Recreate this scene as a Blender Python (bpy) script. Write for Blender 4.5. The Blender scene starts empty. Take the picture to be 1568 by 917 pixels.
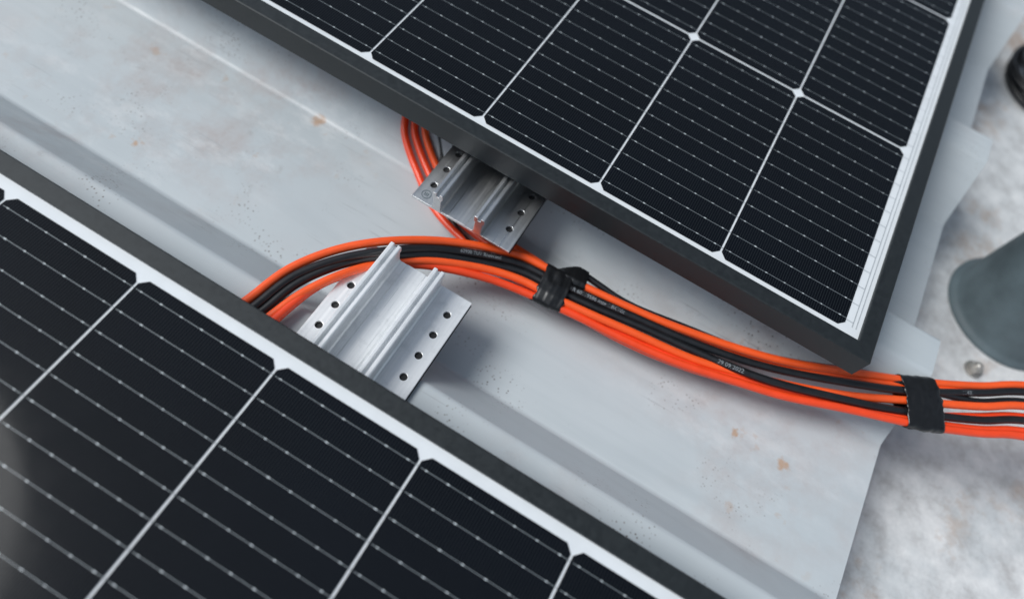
import bpy, bmesh, math, random
from mathutils import Vector, Matrix, noise
random.seed(7)
D=bpy.data
scene=bpy.context.scene
col=scene.collection

# ------------------------------------------------------------ helpers
def link(o,parent=None):
    col.objects.link(o)
    if parent: o.parent=parent
    return o
def empty(name,loc=(0,0,0)):
    e=D.objects.new(name,None); e.empty_display_size=.02; e.location=(0,0,0); return link(e)
def mesh_obj(name,verts,faces,mat,parent=None,smooth=False):
    me=D.meshes.new(name); me.from_pydata([tuple(v) for v in verts],[],faces); me.update()
    if mat: me.materials.append(mat)
    if smooth:
        for p in me.polygons: p.use_smooth=True
    return link(D.objects.new(name,me),parent)
def newmat(name):
    m=D.materials.new(name); m.use_nodes=True
    nt=m.node_tree; b=nt.nodes['Principled BSDF']; return m,nt,b
def setp(b,**k):
    for n,v in k.items():
        n=n.replace('_',' ')
        b.inputs[n].default_value=v
def N(nt,t,**k):
    n=nt.nodes.new(t)
    for a,v in k.items():
        if a.startswith('i_'): n.inputs[a[2:].replace('_',' ')].default_value=v
        else: setattr(n,a,v)
    return n
def ramp(nt,fac,stops):
    r=nt.nodes.new('ShaderNodeValToRGB'); e=r.color_ramp.elements
    while len(e)<len(stops): e.new(.5)
    for x,(p,c) in zip(e,stops):
        x.position=p; x.color=c if len(c)==4 else (*c,1)
    nt.links.new(fac,r.inputs[0]); return r
def mix(nt,fac,a,b,blend='MIX'):
    m=nt.nodes.new('ShaderNodeMix'); m.data_type='RGBA'; m.blend_type=blend
    def s(i,v):
        if isinstance(v,(tuple,list)): m.inputs[i].default_value=(*v,1) if len(v)==3 else v
        elif isinstance(v,(int,float)): m.inputs[i].default_value=v
        else: nt.links.new(v,m.inputs[i])
    s(0,fac); s(6,a); s(7,b); return m.outputs[2]
def objco(nt,scale=(1,1,1)):
    tc=nt.nodes.new('ShaderNodeTexCoord'); mp=nt.nodes.new('ShaderNodeMapping')
    mp.inputs['Scale'].default_value=scale
    nt.links.new(tc.outputs['Object'],mp.inputs[0]); return mp.outputs[0]
def noise_n(nt,co,scale,detail=4,rough=.55):
    n=N(nt,'ShaderNodeTexNoise'); n.inputs['Scale'].default_value=scale; n.inputs['Detail'].default_value=detail
    n.inputs['Roughness'].default_value=rough; nt.links.new(co,n.inputs['Vector']); return n.outputs['Fac']
def bump(nt,b,h,strength,dist):
    n=nt.nodes.new('ShaderNodeBump'); n.inputs['Strength'].default_value=strength; n.inputs['Distance'].default_value=dist
    nt.links.new(h,n.inputs['Height']); nt.links.new(n.outputs[0],b.inputs['Normal'])
def mth(nt,op,a,b,clamp=False):
    m=N(nt,'ShaderNodeMath',operation=op); m.use_clamp=clamp
    for i,v in enumerate((a,b)):
        if isinstance(v,(int,float)): m.inputs[i].default_value=v
        else: nt.links.new(v,m.inputs[i])
    return m.outputs[0]
def mul(nt,a,b): return mth(nt,'MULTIPLY',a,b)
def thr(nt,fac,a,b,v=1.0): return ramp(nt,fac,[(a,(0,0,0)),(b,(v,v,v))]).outputs[0]
def spot(nt,co,p,r,v=1.0):
    d=N(nt,'ShaderNodeVectorMath',operation='DISTANCE'); nt.links.new(co,d.inputs[0]); d.inputs[1].default_value=p
    mr=N(nt,'ShaderNodeMapRange'); mr.interpolation_type='SMOOTHSTEP'; nt.links.new(d.outputs['Value'],mr.inputs['Value'])
    mr.inputs['From Min'].default_value=r; mr.inputs['From Max'].default_value=r*.25; mr.inputs['To Min'].default_value=0; mr.inputs['To Max'].default_value=v
    return mr.outputs[0]

# ------------------------------------------------------------ materials
def m_roof():
    m,nt,b=newmat('roof_painted_steel'); co=objco(nt)
    big=noise_n(nt,co,4,4,.55); fine=noise_n(nt,co,70,6,.7); mid=noise_n(nt,co,17,7,.68)
    c=ramp(nt,big,[(.3,(.445,.490,.515)),(.7,(.545,.585,.605))]).outputs[0]
    # weathered zones of the sheet
    area=thr(nt,noise_n(nt,co,5.5,3,.5),.50,.66,.7)
    for p,r,v in (((-.52,-.07,-.085),.17,.9),((-.40,-.02,-.085),.09,.6),((.02,-.07,-.085),.11,.7)):
        area=mth(nt,'ADD',area,spot(nt,co,p,r,v),True)
    c=mix(nt,mul(nt,mul(nt,thr(nt,mid,.46,.66),fine),area),c,(.38,.29,.265))
    # chalky pale wipes in the same areas
    c=mix(nt,mul(nt,thr(nt,noise_n(nt,objco(nt,(22,40,20)),1,7,.72),.50,.66,.6),area),c,(.66,.68,.69))
    # faint streaks along the sheet
    c=mix(nt,thr(nt,noise_n(nt,objco(nt,(4,55,20)),1.6,4,.55),.46,.8,.35),c,(.38,.425,.45))
    # dirt speckles in clusters
    v=N(nt,'ShaderNodeTexVoronoi',feature='F1'); v.inputs['Scale'].default_value=320; nt.links.new(co,v.inputs['Vector'])
    sp=ramp(nt,v.outputs['Distance'],[(.10,(1,1,1)),(.30,(0,0,0))]).outputs[0]
    c=mix(nt,mul(nt,sp,thr(nt,noise_n(nt,co,15,4,.6),.55,.68)),c,(.15,.13,.12))
    # dark smudges
    c=mix(nt,mul(nt,thr(nt,noise_n(nt,co,48,7,.7),.60,.68,.4),thr(nt,noise_n(nt,co,9,2,.5),.5,.62)),c,(.20,.19,.185))
    # scratches
    for rot,sc in ((.6,(18,420,20)),(-.9,(14,360,20)),(1.4,(20,500,20))):
        tc=nt.nodes.new('ShaderNodeTexCoord'); mp=nt.nodes.new('ShaderNodeMapping'); mp.inputs['Scale'].default_value=sc; mp.inputs['Rotation'].default_value=(0,0,rot)
        nt.links.new(tc.outputs['Object'],mp.inputs[0])
        s=thr(nt,noise_n(nt,mp.outputs[0],1,2,.5),.68,.72)
        c=mix(nt,mul(nt,s,thr(nt,noise_n(nt,co,11,2,.5),.50,.62,.5)),c,(.32,.34,.36))
    # faint rust bleed
    rn=thr(nt,noise_n(nt,co,42,6,.60),.655,.70,.40)
    c=mix(nt,mul(nt,rn,area),c,(.45,.29,.18))
    # a few isolated rust blooms
    dn=N(nt,'ShaderNodeTexNoise'); dn.inputs['Scale'].default_value=190; dn.inputs['Detail'].default_value=5; nt.links.new(co,dn.inputs['Vector'])
    va=N(nt,'ShaderNodeVectorMath',operation='MULTIPLY_ADD'); nt.links.new(dn.outputs['Color'],va.inputs[0]); va.inputs[1].default_value=(.014,.014,.014); nt.links.new(co,va.inputs[2])
    for (x,y,r) in ((-.408,-.012,.0050),(-.385,.0,.0030),(.026,-.065,.0042),(-.012,-.062,.0030),(-.50,-.11,.003)):
        c=mix(nt,spot(nt,va.outputs[0],(x+.007,y+.007,-.078),r*1.5,.7),c,(.46,.26,.13))
    nt.links.new(c,b.inputs['Base Color'])
    rr=ramp(nt,mid,[(.3,(.34,)*3),(.75,(.55,)*3)]).outputs[0]; nt.links.new(rr,b.inputs['Roughness'])
    bump(nt,b,fine,.08,.0005); return m
def m_concrete():
    m,nt,b=newmat('ground_weathered'); co=objco(nt)
    a=noise_n(nt,co,4,6,.65); f=noise_n(nt,co,45,8,.7); r=noise_n(nt,co,9,7,.72)
    c=ramp(nt,f,[(.32,(.42,.42,.42)),(.5,(.60,.615,.62)),(.7,(.76,.77,.77))]).outputs[0]
    c=mix(nt,thr(nt,r,.51,.64,.8),c,(.40,.27,.18))
    c=mix(nt,thr(nt,a,.51,.70,.7),c,(.32,.40,.44))
    nt.links.new(c,b.inputs['Base Color']); setp(b,Roughness=.75); bump(nt,b,f,.5,.003); return m
def m_cell():
    m,nt,b=newmat('solar_cell'); co=objco(nt)
    s=N(nt,'ShaderNodeSeparateXYZ'); nt.links.new(co,s.inputs[0])
    fr=N(nt,'ShaderNodeMath',operation='FRACT'); nt.links.new(mul(nt,s.outputs[0],1/.00168),fr.inputs[0])
    lt=N(nt,'ShaderNodeMath',operation='LESS_THAN'); nt.links.new(fr.outputs[0],lt.inputs[0]); lt.inputs[1].default_value=.22
    nz=noise_n(nt,co,12,2,.5)
    base=ramp(nt,nz,[(.3,(.0018,.0028,.0050)),(.7,(.0028,.0042,.0072))]).outputs[0]
    c=mix(nt,lt.outputs[0],base,(.018,.022,.026))
    c=mix(nt,thr(nt,noise_n(nt,co,260,6,.8),.66,.80,.08),c,(.4,.4,.4))
    nt.links.new(c,b.inputs['Base Color'])
    setp(b,Roughness=.55,Coat_Weight=1.0); b.inputs['Specular IOR Level'].default_value=.03
    rr=ramp(nt,noise_n(nt,co,9,5,.7),[(.35,(.04,)*3),(.7,(.14,)*3)]).outputs[0]; nt.links.new(rr,b.inputs['Coat Roughness'])
    b.inputs['Coat IOR'].default_value=1.16
    return m
def simple(name,c,rough=.5,metal=0,coat=0,var=None,scale=60,bmp=0,ior=None):
    m,nt,b=newmat(name); co=objco(nt)
    n=noise_n(nt,co,scale,5,.6)
    k=var if var is not None else .12
    cc=ramp(nt,n,[(.3,tuple(x*(1-k) for x in c)),(.7,tuple(min(1,x*(1+k)) for x in c))]).outputs[0]
    nt.links.new(cc,b.inputs['Base Color'])
    rr=ramp(nt,n,[(.3,(rough*.85,)*3),(.7,(min(1,rough*1.15),)*3)]).outputs[0]; nt.links.new(rr,b.inputs['Roughness'])
    setp(b,Metallic=metal,Coat_Weight=coat,Coat_Roughness=.08)
    if ior: b.inputs['Coat IOR'].default_value=ior
    if bmp: bump(nt,b,n,bmp,.0006)
    return m
M_roof=m_roof(); M_conc=m_concrete(); M_cell=m_cell()
M_white=simple('panel_backsheet_white',(.68,.71,.73),.5,0,1.0,.04,ior=1.2)
M_bus=simple('busbar_silver',(.19,.215,.23),.5,.1,1.0,.1,400,ior=1.2)
M_rib=simple('collector_ribbon',(.42,.45,.47),.5,.1,1.0,.1,400,ior=1.2)
M_pad=simple('solder_pad',(.50,.54,.56),.5,.0,1.0,.05,ior=1.2)
M_frame=simple('frame_black_anodised',(.016,.020,.022),.45,.2,0,.2,300,.05)
M_under=simple('panel_rear_black',(.01,.01,.011),.7)
M_rubber=simple('rubber_black',(.012,.012,.013),.6)
M_or=simple('cable_orange',(.93,.105,.018),.37,0,.1,.06,90)
M_red=simple('cable_orange_red',(.86,.065,.014),.37,0,.1,.06,90)
M_blk=simple('cable_black',(.010,.011,.013),.40,0,.05,.2,200)
M_tape=simple('pvc_tape_black',(.008,.0085,.0095),.32,0,.1,.2,250,.12)
M_print=simple('cable_print',(.24,.26,.28),.6)
M_pipe=simple('pipe_blue_grey',(.10,.135,.15),.65,0,0,.4,14,.3)
M_bolt=simple('bolt_steel',(.5,.48,.45),.4,.8)
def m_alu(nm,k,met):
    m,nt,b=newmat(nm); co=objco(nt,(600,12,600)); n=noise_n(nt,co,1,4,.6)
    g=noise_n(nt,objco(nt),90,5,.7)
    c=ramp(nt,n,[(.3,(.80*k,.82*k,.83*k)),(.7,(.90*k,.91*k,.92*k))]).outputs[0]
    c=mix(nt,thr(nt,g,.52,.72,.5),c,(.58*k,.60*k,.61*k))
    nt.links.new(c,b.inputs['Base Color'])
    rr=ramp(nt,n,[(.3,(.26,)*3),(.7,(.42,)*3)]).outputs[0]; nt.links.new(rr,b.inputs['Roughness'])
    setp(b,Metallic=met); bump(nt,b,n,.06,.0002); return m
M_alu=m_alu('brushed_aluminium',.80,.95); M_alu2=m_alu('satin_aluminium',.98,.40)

# ------------------------------------------------------------ roof sheet (trapezoidal, ribs along X)
XE=.088; ZV=-.085; ZC=-.045; P=.235
def build_roof():
    prof=[]
    base=[(-.009,ZV),(.039,ZC),(.071,ZC),(.101,ZV)]
    for k in range(-8,12):
        for (y,z) in base: prof.append((y+k*P,z))
    pts=[]
    for i,p in enumerate(prof):
        if i in(0,len(prof)-1): pts.append(p); continue
        a=Vector(prof[i-1]);c=Vector(prof[i+1]);q=Vector(p)
        r=.0030
        s=q+(a-q).normalized()*r; e=q+(c-q).normalized()*r
        for t in (0,.25,.5,.75,1):
            v=(1-t)**2*s+2*t*(1-t)*q+t*t*e; pts.append((v.x,v.y))
    xs=[-3.2,-1.6]+[-.9+i*.03 for i in range(33)]
    xs=[x for x in xs if x<XE-.01]+[XE]
    V=[];F=[]
    for x in xs:
        for y,z in pts: V.append((x,y,z+noise.noise(Vector((x*5,y*7,0)))*.0005))
    n=len(pts)
    for i in range(len(xs)-1):
        for j in range(n-1):
            F.append((i*n+j,(i+1)*n+j,(i+1)*n+j+1,i*n+j+1))
    o=mesh_obj('corrugated_metal_roof',V,F,M_roof,None,True)
    s=o.modifiers.new('t','SOLIDIFY'); s.thickness=.0010; s.offset=-1
    wn=o.modifiers.new('w','WEIGHTED_NORMAL'); wn.weight=90
    return o
build_roof()
mesh_obj('ground',[(-15,-15,-.15),(15,-15,-.15),(15,15,-.15),(-15,15,-.15)],[(0,1,2,3)],M_conc)

# ------------------------------------------------------------ solar panels
A=.0925; B=.1793; NX=24; NY=6
def frame_mesh(name,x0,x1,y0,y1,parent):
    prof=[(.0115,-.0012),(.0115,.0010),(.0109,.0014),(.0008,.0014),(.0,.0007),(.0,-.0188),(.0008,-.0196),(.022,-.0196),(.022,-.0178),(.0018,-.0178),(.0018,-.0050),(.0115,-.0050)]
    V=[];F=[]
    n=len(prof)
    for d,z in prof: V+= [(x0+d,y0+d,z),(x1-d,y0+d,z),(x1-d,y1-d,z),(x0+d,y1-d,z)]
    for i in range(n):
        j=(i+1)%n
        for k in range(4):
            l=(k+1)%4
            F.append((i*4+k,j*4+k,j*4+l,i*4+l))
    return mesh_obj(name,V,F,M_frame,parent)
def panel(yedge,ysign,ycell,x_right=.022):
    e=empty('solar_panel')
    x1=x_right; x0=-NX*A-.022
    yfar=ycell+ysign*(NY*B+ (abs(ycell-yedge)))
    ya,yb=min(yedge,yfar),max(yedge,yfar)
    frame_mesh('frame',x0,x1,ya,yb,e)
    for (cx,cy,sx,sy) in ((x1,ya,-1,1),(x1,yb,-1,-1),(x0,ya,1,1),(x0,yb,1,-1)):
        q=.0001; d=.0112
        mesh_obj('mitre_joint',[(cx+sx*(.0008+q),cy+sy*.0008,.00145),(cx+sx*.0008,cy+sy*(.0008+q),.00145),(cx+sx*(d),cy+sy*(d+q),.00145),(cx+sx*(d+q),cy+sy*d,.00145)],[(0,1,2,3)],M_rubber,e)
    mesh_obj('backsheet',[(x0+.005,ya+.005,-.0011),(x1-.005,ya+.005,-.0011),(x1-.005,yb-.005,-.0011),(x0+.005,yb-.005,-.0011)],[(0,1,2,3)],M_white,e)
    mesh_obj('rear',[(x0+.006,ya+.006,-.0046),(x1-.006,ya+.006,-.0046),(x1-.006,yb-.006,-.0046),(x0+.006,yb-.006,-.0046)],[(3,2,1,0)],M_under,e)
    V=[];F=[];BV=[];BF=[];PV=[];PF=[];RV=[];RF=[]
    g=.0007;gy=.0009;c=.0042
    zc=-.0008;zb=-.00062;zp=-.00052
    def quad(Vs,Fs,x,y,X,Y,z):
        i=len(Vs); Vs+= [(x,y,z),(X,y,z),(X,Y,z),(x,Y,z)]; Fs.append((i,i+1,i+2,i+3))
    nb=12
    for i in range(NX):
        for j in range(NY):
            xa=-(i+1)*A+g; xb=-i*A-g
            y0=ycell+ysign*j*B; y1=ycell+ysign*(j+1)*B
            a,b=min(y0,y1)+gy,max(y0,y1)-gy
            k=len(V)
            V+=[(xa+c,a,zc),(xb-c,a,zc),(xb,a+c,zc),(xb,b-c,zc),(xb-c,b,zc),(xa+c,b,zc),(xa,b-c,zc),(xa,a+c,zc)]
            F.append(tuple(range(k,k+8)))
            for q in range(nb):
                yy=a+(b-a)*(q+.5)/nb
                quad(BV,BF,xa+.0015,yy-.00017,xb+.0015 if i else xb,yy+.00017,zb)
                if i<14 and j<5:
                    npd=7
                    for t in range(npd):
                        xx=xa+.005+(A-2*g-.010)*t/(npd-1)
                        w,h=(.0010*random.uniform(.75,1.15),.00040*random.uniform(.8,1.15)); k2=len(PV)
                        for s in range(8):
                            an=s*math.pi/4+math.pi/8
                            PV.append((xx+w*math.cos(an),yy+h*math.sin(an),zp))
                        PF.append(tuple(range(k2,k2+8)))
    for xx in (.0045,.0072):
        quad(RV,RF,xx-.0003,min(ycell,ycell+ysign*NY*B)+.004,xx+.0003,max(ycell,ycell+ysign*NY*B)-.004,zb-.0001)
    for j in range(NY*nb):
        yy=ycell+ysign*(j+.5)*B/nb
        quad(RV,RF,-.0005,yy-.00018,.0042,yy+.00018,zb)
    mesh_obj('cells',V,F,M_cell,e); mesh_obj('busbars',BV,BF,M_bus,e); mesh_obj('solder_pads',PV,PF,M_pad,e); mesh_obj('collector_ribbons',RV,RF,M_rib,e)
    return e
panel(-.0155,1,0.0)
panel(-.193,-1,-.2106)

# ------------------------------------------------------------ mounting brackets
def bracket(xl,ya,yb,zf,mat):
    """short rail, cross-section in X, extruded along Y from ya to yb; bottom of flange at zf"""
    e=empty('mounting_rail_bracket')
    t=.0020
    def rail(c):
        return [(c-.0042,t),(c-.0030,t+.0012),(c-.0030,.0140),(c-.0040,.0150),(c-.0040,.0192),(c-.0034,.0198),(c-.0014,.0198),(c-.0012,.0192),
                (c-.0012,.0165),(c+.0012,.0165),(c+.0012,.0192),(c+.0014,.0198),(c+.0034,.0198),(c+.0040,.0192),(c+.0040,.0150),(c+.0030,.0140),(c+.0030,t+.0012),(c+.0042,t)]
    prof=[(0,0),(0,t)]+rail(.020)+[(.029,t),(.0295,t+.0006),(.0435,t+.0006),(.044,t)]+rail(.053)+[(.0795,t),(.0795,0)]
    n=len(prof); V=[(xl+x,y,zf+z) for y in (ya,yb) for x,z in prof]
    F=[(i,(i+1)%n,n+(i+1)%n,n+i) for i in range(n)]
    F+= [tuple(range(n-1,-1,-1)),tuple(range(n,2*n))]
    o=mesh_obj('extrusion',V,F,mat,e)
    bm=bmesh.new(); bm.from_mesh(o.data); bmesh.ops.recalc_face_normals(bm,faces=bm.faces); bm.to_mesh(o.data); bm.free()
    cb=bmesh.new()
    ys=[]
    step=.0168; sgn=1 if yb>ya else -1
    yy=ya+sgn*.0165
    while abs(yy-ya)<abs(yb-ya)-.008: ys.append(yy); yy+=sgn*step
    for hx in (.0078,.0705):
        for q in ys:
            bmesh.ops.create_cone(cb,cap_ends=True,segments=28,radius1=.0025,radius2=.0025,depth=.02,matrix=Matrix.Translation((xl+hx,q,zf)))
    cm=D.meshes.new('c'); cb.to_mesh(cm); cb.free(); co=link(D.objects.new('c',cm))
    md=o.modifiers.new('b','BOOLEAN'); md.operation='DIFFERENCE'; md.object=co; md.solver='EXACT'
    dg=bpy.context.evaluated_depsgraph_get(); nm=D.meshes.new_from_object(o.evaluated_get(dg))
    o.modifiers.clear(); o.data=nm; D.objects.remove(co)
    bv=o.modifiers.new('bev','BEVEL'); bv.width=.00025; bv.segments=2; bv.limit_method='ANGLE'; bv.angle_limit=math.radians(40)
    return e
def pad(e,xl,y0,y1,zf):
    V=[(xl-.0006,y0,zf-.0012),(xl+.080,y0,zf-.0012),(xl+.080,y1,zf-.0012),(xl-.0006,y1,zf-.0012)]
    V+=[(a,b,zf-.0001) for a,b,_ in V]
    mesh_obj('rubber_pad',V,[(3,2,1,0),(4,5,6,7),(0,1,5,4),(1,2,6,5),(2,3,7,6),(3,0,4,7)],M_rubber,e)
ZF=-.0425
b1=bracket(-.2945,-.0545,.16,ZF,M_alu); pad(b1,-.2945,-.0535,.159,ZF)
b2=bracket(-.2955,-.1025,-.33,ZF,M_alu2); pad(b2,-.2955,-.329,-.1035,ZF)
def stamp(e,x,y,z):
    V=[];F=[];n=32
    for r,zz in ((.0036,z),(.0036,z+.00025),(.0031,z+.00025),(.0031,z)):
        V+=[(x+r*math.cos(2*math.pi*i/n),y+r*math.sin(2*math.pi*i/n),zz) for i in range(n)]
    for k in range(3):
        for i in range(n): F.append((k*n+i,k*n+(i+1)%n,(k+1)*n+(i+1)%n,(k+1)*n+i))
    mesh_obj('stamp_ring',V,F,M_pipe,e)
    for dx in (-.0012,.0,.0012):
        V=[(x+dx-.0003,y-.0014,z+.0002),(x+dx+.0003,y-.0014,z+.0002),(x+dx+.0003,y+.0014,z+.0002),(x+dx-.0003,y+.0014,z+.0002)]
        mesh_obj('stamp_mark',V,[(0,1,2,3)],M_pipe,e)
stamp(b1,-.2866,-.0478,ZF+.002)

# ------------------------------------------------------------ cables
Rc=.0029
def cr(pts,step=.0025):
    P_=[Vector(p) for p in pts]; P_=[2*P_[0]-P_[1]]+P_+[2*P_[-1]-P_[-2]]
    out=[]
    for i in range(1,len(P_)-2):
        a,b,c,d=P_[i-1:i+3]; n=max(2,int((c-b).length/step))
        for k in range(n):
            t=k/n
            out.append(.5*((2*b)+(c-a)*t+(2*a-5*b+4*c-d)*t*t+(3*b-3*c+d-a)*t**3))
    out.append(P_[-2]); return out
def smooth(l,it=6):
    for _ in range(it):
        l=[l[0]]+[(l[i-1]+2*l[i]+l[i+1])/4 for i in range(1,len(l)-1)]+[l[-1]]
    return l
def tube(name,path,r,mat,parent,seg=20):
    V=[];F=[]
    up=Vector((0,0,1))
    for i,p in enumerate(path):
        t=(path[min(i+1,len(path)-1)]-path[max(i-1,0)]).normalized()
        s=t.cross(up)
        if s.length<1e-3: s=Vector((1,0,0))
        s.normalize(); u=s.cross(t)
        for k in range(seg):
            a=2*math.pi*k/seg; V.append(p+r*(math.cos(a)*s+math.sin(a)*u))
    for i in range(len(path)-1):
        for k in range(seg):
            F.append((i*seg+k,i*seg+(k+1)%seg,(i+1)*seg+(k+1)%seg,(i+1)*seg+k))
    return mesh_obj(name,V,F,mat,parent,True)
C={
1:("o",[(-335,-198),(-331,-178),(-325,-150),(-310,-123),(-290,-101),(-265,-76),(-234,-54),(-208,-42),(-182,-39),(-131,-33),(-76,-25),(-18,-10),(33,11),(85,35),(132,62),(180,92)],[-38,-37,-36,-35,-35,-44,-53,-57,-58]+[-58]*7),
2:("b",[(-328,-200),(-325,-179),(-319,-152),(-303,-126),(-283,-104),(-262,-80),(-231,-60),(-204,-48),(-178,-46),(-128,-40),(-73,-32),(-16,-17),(35,3),(86,27),(132,55),(180,86)],[-38,-37,-36,-35,-36,-46,-54,-58,-58]+[-57]*7),
3:("b",[(-324,-200),(-320,-180),(-315,-155),(-301,-129),(-282,-105),(-260,-82),(-228,-63),(-201,-52),(-175,-50),(-125,-44),(-70,-37),(-10,-27),(41,-8),(91,13),(138,36),(186,64)],[-40,-39,-38,-38,-41,-49,-57,-60,-60]+[-60,-58,-56,-58,-60,-60,-60]),
4:("o",[(-316,-199),(-313,-180),(-307,-158),(-294,-131),(-278,-104),(-258,-86),(-226,-67),(-198,-58),(-172,-57),(-122,-51),(-68,-43),(-13,-25),(38,-4),(88,21),(135,45),(183,73)],[-38,-37,-36,-37,-46,-50,-56,-58,-58]+[-58,-60,-62,-60,-58,-57,-57]),
5:("r",[(-338,17),(-327,5),(-309,-8),(-281,-27),(-252,-37),(-223,-41),(-195,-46),(-174,-50),(-120,-52),(-66,-44),(-9,-29),(42,-9),(94,9),(141,31),(189,57)],[-61,-68,-74,-75,-72,-68,-65,-64]+[-63]*7),
6:("o",[(-331,21),(-320,9),(-302,-3),(-274,-19),(-243,-29),(-216,-33),(-193,-36),(-176,-36),(-129,-32),(-73,-25),(-15,-9),(36,10),(86,32),(135,60),(184,92)],[-60,-66,-74,-75,-72,-67,-63,-64,-64,-64,-64,-62,-59,-60,-62]),
7:("r",[(-345,14),(-333,0),(-315,-13),(-287,-33),(-256,-44),(-226,-50),(-200,-55),(-176,-57),(-121,-55),(-66,-47),(-9,-31),(41,-10),(90,12),(137,40),(185,68)],[-62,-70,-76,-77,-75,-71,-68,-66]+[-65,-65,-65,-65,-64,-63,-63]),
8:("b",[(-325,28),(-313,17),(-300,2),(-274,-30),(-251,-45),(-218,-48),(-189,-44),(-171,-28),(-150,-27),(-117,-27),(-44,-13),(8,6),(47,21),(93,34),(134,50),(183,79)],[-57,-66,-76,-79,-74,-68,-62,-60,-61,-62,-64,-65,-60,-57,-60,-61]),
9:("r",[(-290,-118),(-277,-105),(-264,-93),(-240,-80),(-214,-69),(-190,-63),(-169,-61),(-119,-57),(-65,-49),(-8,-34),(42,-14),(93,5),(140,27),(188,51)],[-53,-52,-52,-55,-59,-61,-60]+[-60]*7),
}
# the bundle climbs over the flank of the rib where the sheet ends
RISE=[(-1,-2,3),(-4,-6,8),(-6,-8,11),(-8,-9,11),(-9,-10,11)]
bundle=empty('cable_bundle')
paths={}
mm={'o':M_or,'b':M_blk,'r':M_red}
for k,(c,xy,z) in C.items():
    P3=[(x,y,q) for (x,y),q in zip(xy,z)]
    for i,(a,b,d) in enumerate(RISE):
        j=len(P3)-5+i; P3[j]=(P3[j][0]+a,P3[j][1]+b,P3[j][2]+d)
    pts=[(x/1000,y/1000,q/1000) for x,y,q in P3]
    if k<=4: pts=[(pts[0][0]+.015,-.36,-.045),(pts[0][0]+.004,-.27,-.041)]+pts
    elif k in(5,6,7,8): pts=[(pts[0][0]-.03,.13,-.038),(pts[0][0]-.012,.06,-.0395)]+pts
    elif k==9: pts=[(-.318,-.36,-.036),(-.316,-.26,-.036),(-.309,-.18,-.036),(-.300,-.14,-.040)]+pts[1:]
    a,b=Vector(pts[-2]),Vector(pts[-1]); d=(b-a).normalized()
    pts+=[tuple(b+d*.15+Vector((.01,-.02,-.01))),tuple(b+d*.5+Vector((.05,-.10,-.05)))]
    pa=smooth(cr(pts),10)
    pa=[p+Vector((0,noise.noise(Vector((p.x*14,k*7.3,0)))*.0017,noise.noise(Vector((p.x*12,k*3.1,5)))*.0014)) for p in pa]
    paths[k]=pa
    tube('cable_%d'%k,pa,Rc if k!=8 else .0025,mm[c],bundle)
def cable_text(txt,path,xstart,size,roll):
    cu=D.curves.new('t','FONT'); cu.body=txt; cu.size=size; o=link(D.objects.new('t',cu))
    dg=bpy.context.evaluated_depsgraph_get(); me=D.meshes.new_from_object(o.evaluated_get(dg)); D.objects.remove(o)
    i0=min(range(len(path)),key=lambda i:abs(path[i].x-xstart)+ (0 if path[i].x>-.3 else 9))
    cum=[0]
    for i in range(i0,len(path)-1): cum.append(cum[-1]+(path[i+1]-path[i]).length)
    V=[]
    for v in me.vertices:
        s=max(0,v.co.x); j=0
        while j<len(cum)-2 and cum[j+1]<s: j+=1
        t=(s-cum[j])/max(1e-6,cum[j+1]-cum[j]); a,b=path[i0+j],path[i0+j+1]; p=a.lerp(b,t)
        T=(b-a).normalized(); S=T.cross(Vector((0,0,1))).normalized(); U=S.cross(T)
        ang=roll-(v.co.y-size*.35)/Rc
        V.append(p+(Rc+.00012)*(math.cos(ang)*U+math.sin(ang)*S))
    F=[tuple(p.vertices) for p in me.polygons]
    mesh_obj('print',V,F,M_print,bundle)
cable_text('29/09/2022',paths[3],-.052,.0042,.35)
cable_text('62930 TUV Rheinland',paths[2],-.245,.0034,.3)
cable_text('R 60119586 max 1.8KVdc',paths[2],-.165,.0038,.35)
cable_text('11431',paths[2],.110,.0038,.3)
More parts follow.
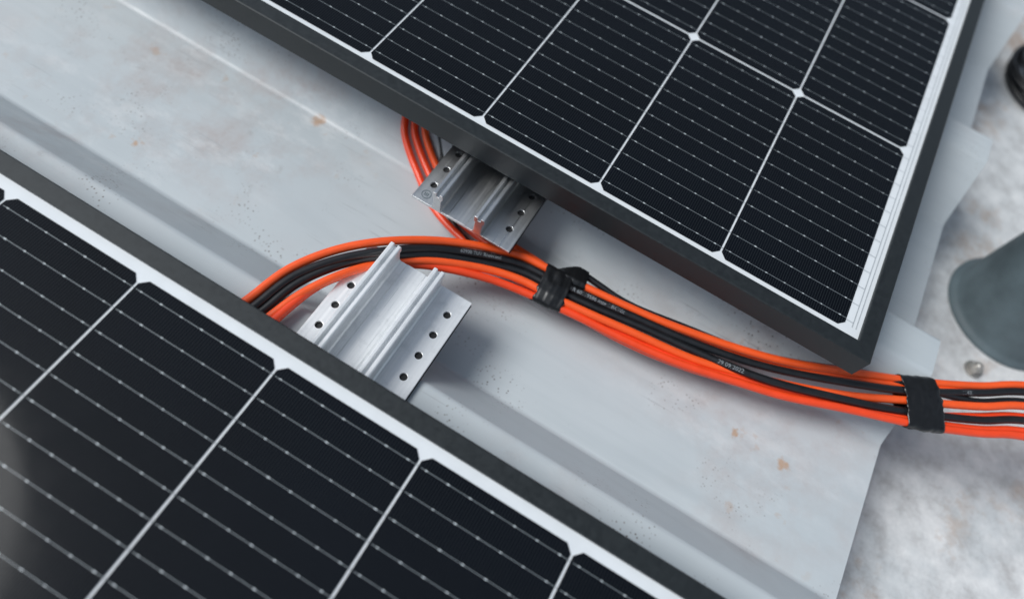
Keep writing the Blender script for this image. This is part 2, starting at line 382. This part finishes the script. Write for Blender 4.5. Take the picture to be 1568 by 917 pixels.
# tape wraps: hull around the cables
def hull(pts):
    pts=sorted(set(pts))
    def half(ps):
        h=[]
        for p in ps:
            while len(h)>1 and (h[-1][0]-h[-2][0])*(p[1]-h[-2][1])-(h[-1][1]-h[-2][1])*(p[0]-h[-2][0])<=0: h.pop()
            h.append(p)
        return h[:-1]
    return half(pts)+half(pts[::-1])
def cross(path,c,T):
    best=None
    for a,b in zip(path,path[1:]):
        da=(a-c).dot(T); db=(b-c).dot(T)
        if da*db<=0 and da!=db:
            p=a.lerp(b,da/(da-db))
            if (p-c).length<.05: best=p if best is None or (p-c).length<(best-c).length else best
    return best
def tape(name,cx,cy,cz,T,L,keys,off=.0006,skew=0,seed=0,amp=1):
    T=Vector(T).normalized(); S=Vector((T.y,-T.x,0)).normalized(); U=Vector((0,0,1)); c0=Vector((cx,cy,cz))
    V=[];F=[];n=96;m=24
    for s in range(m+1):
        t=(s/m-.5)*L; c=c0+T*t; cir=[]
        for k in keys:
            p=cross(paths[k],c,T)
            if p is None: continue
            x,z=(p-c).dot(S),(p-c).dot(U)
            rr=Rc+off
            for i in range(24):
                a=i*math.pi/12; cir.append((x+rr*math.cos(a),z+rr*math.sin(a)))
        h=hull(cir)
        gz=(min(p[1] for p in h)+max(p[1] for p in h))/2
        gx=(min(p[0] for p in h)+max(p[0] for p in h))/2
        h.append(h[0])
        for k in range(n):
            th=2*math.pi*k/n; dx,dz=math.cos(th)*2.2,math.sin(th)
            ln=math.hypot(dx,dz); dx/=ln; dz/=ln; best=0
            for p,q in zip(h,h[1:]):
                ex,ez=q[0]-p[0],q[1]-p[1]; den=dx*ez-dz*ex
                if abs(den)<1e-12: continue
                r=((p[0]-gx)*ez-(p[1]-gz)*ex)/den; u=((p[0]-gx)*dz-(p[1]-gz)*dx)/den
                if r>0 and -1e-6<=u<=1+1e-6: best=max(best,r)
            w=amp*(noise.noise(Vector((s*.17+seed,k*.14,seed)))*.0008)
            fr=s/m+.06*math.sin(th+seed)
            w+=.0003*(fr>.16)+.0003*(fr>.42)-.0003*(fr>.70)-.0003*(fr>.88)
            e=skew*math.sin(th)*L*.2+(noise.noise(Vector((k*.25,seed,9)))*.0014 if s in(0,m) else 0)
            V.append(c+T*e+S*(gx+(best+w)*dx)+U*(gz+(best+w)*dz))
    for s in range(m):
        for k in range(n): F.append((s*n+k,s*n+(k+1)%n,(s+1)*n+(k+1)%n,(s+1)*n+k))
    o=mesh_obj(name,V,F,M_tape,bundle,True)
    bm=bmesh.new(); bm.from_mesh(o.data); bmesh.ops.recalc_face_normals(bm,faces=bm.faces); bm.to_mesh(o.data); bm.free()
    sd=o.modifiers.new('s','SOLIDIFY'); sd.thickness=.0003; sd.offset=0
tape('tape_wrap_1',-.178,-.050,-.060,(.99,.14,0),.021,[1,2,3,4,5,7,9],.0004,.3,1,.8)
tape('tape_wrap_1b',-.170,-.038,-.061,(.98,.18,0),.020,[1,6,8],.0006,.5,4,.3)
tape('tape_wrap_2',.0855,.0135,-.050,(.87,.46,0),.027,[1,2,3,4,5,6,7,8,9],.0005,.25,8,1.3)

# ------------------------------------------------------------ background pieces
def pipe():
    e=empty('vent_pipe'); V=[];F=[];n=64
    cx,cy=.203,.235
    prof=[(.060,-.1495),(.060,-.147),(.0565,-.1455),(.0545,-.142),(.054,-.13),(.054,.14),(.0555,.141),(.0555,.15),(.051,.15),(.051,-.12)]
    for r,z in prof: V+=[(cx+r*math.cos(2*math.pi*i/n),cy+r*math.sin(2*math.pi*i/n),z) for i in range(n)]
    for k in range(len(prof)-1):
        for i in range(n): F.append((k*n+i,k*n+(i+1)%n,(k+1)*n+(i+1)%n,(k+1)*n+i))
    mesh_obj('pipe_body',V,F,M_pipe,e,True)
pipe()
def bolt():
    e=empty('roof_bolt'); x,y=.184,.153
    bm=bmesh.new()
    bmesh.ops.create_cone(bm,cap_ends=True,segments=32,radius1=.0085,radius2=.0085,depth=.0016,matrix=Matrix.Translation((x,y,-.149)))
    bmesh.ops.create_cone(bm,cap_ends=True,segments=6,radius1=.0058,radius2=.0054,depth=.006,matrix=Matrix.Translation((x,y,-.1450)))
    bmesh.ops.create_uvsphere(bm,u_segments=16,v_segments=8,radius=.004,matrix=Matrix.Translation((x,y,-.1425)))
    me=D.meshes.new('head'); bm.to_mesh(me); bm.free(); me.materials.append(M_bolt); link(D.objects.new('head',me),e)
bolt()
def coil():
    e=empty('coiled_cable')
    for k in range(9):
        pa=[]
        r=.050+.004*random.random(); cx=.200+random.uniform(-.003,.003); cy=.585+random.uniform(-.003,.003); z=-.145+.0045*(k%5)+(.0 if k<5 else .002); r+=.006*(k//5)
        ph=random.random()*6
        for i in range(81):
            a=2*math.pi*i/80; rr=r+.002*math.sin(2*a+ph); pa.append(Vector((cx+rr*math.cos(a),cy+rr*math.sin(a)*.9,z+.001*math.sin(3*a+ph))))
        tube('loop_%d'%k,pa,.0026,M_blk,e,10)
coil()

# ------------------------------------------------------------ camera
f=1054.6
cam=D.cameras.new('camera'); co=link(D.objects.new('camera',cam)); scene.camera=co
cam.sensor_width=36; cam.lens=f/1568*36; cam.clip_start=.005; cam.clip_end=200
r0=Vector((0.8568,0.4875,0.1681)).normalized(); r2=Vector((-0.0896,0.4618,-0.8825)); r2=(r2-r2.dot(r0)*r0).normalized(); r1=r2.cross(r0)
Mx=Matrix(((r0.x,-r1.x,-r2.x,-.154),(r0.y,-r1.y,-r2.y,-.2973),(r0.z,-r1.z,-r2.z,.3653),(0,0,0,1)))
co.matrix_world=Mx
cam.dof.use_dof=True; cam.dof.focus_distance=.44; cam.dof.aperture_fstop=3.0

# ------------------------------------------------------------ light
w=D.worlds.new('World'); scene.world=w; w.use_nodes=True; nt=w.node_tree
bg=nt.nodes['Background']; sky=nt.nodes.new('ShaderNodeTexSky'); sky.sky_type='NISHITA'; sky.sun_disc=False
sd=Vector((-.75,-.30,1)).normalized()
el=math.asin(sd.z); az=math.atan2(sd.x,sd.y)
sky.sun_elevation=el; sky.sun_rotation=az; sky.air_density=1.0; sky.dust_density=1.5; sky.ozone_density=1.0
# thin overcast: the blue of the clear sky is partly washed out
bw=nt.nodes.new('ShaderNodeRGBToBW'); nt.links.new(sky.outputs[0],bw.inputs[0])
cc=nt.nodes.new('ShaderNodeCombineColor')
for i,kf in enumerate((.93,1.03,1.08)):
    m_=nt.nodes.new('ShaderNodeMath'); m_.operation='MULTIPLY'; m_.inputs[1].default_value=kf; nt.links.new(bw.outputs[0],m_.inputs[0]); nt.links.new(m_.outputs[0],cc.inputs[i])
sc_=mix(nt,.66,sky.outputs[0],cc.outputs[0])
nt.links.new(sc_,bg.inputs[0]); bg.inputs[1].default_value=.15
sl=D.lights.new('sun','SUN'); so=link(D.objects.new('sun',sl)); sl.energy=2.5; sl.angle=math.radians(28); sl.color=(1,.995,.98)
so.rotation_euler=sd.to_track_quat('Z','Y').to_euler()
scene.view_settings.view_transform='Standard'; scene.view_settings.look='None'; scene.view_settings.exposure=0
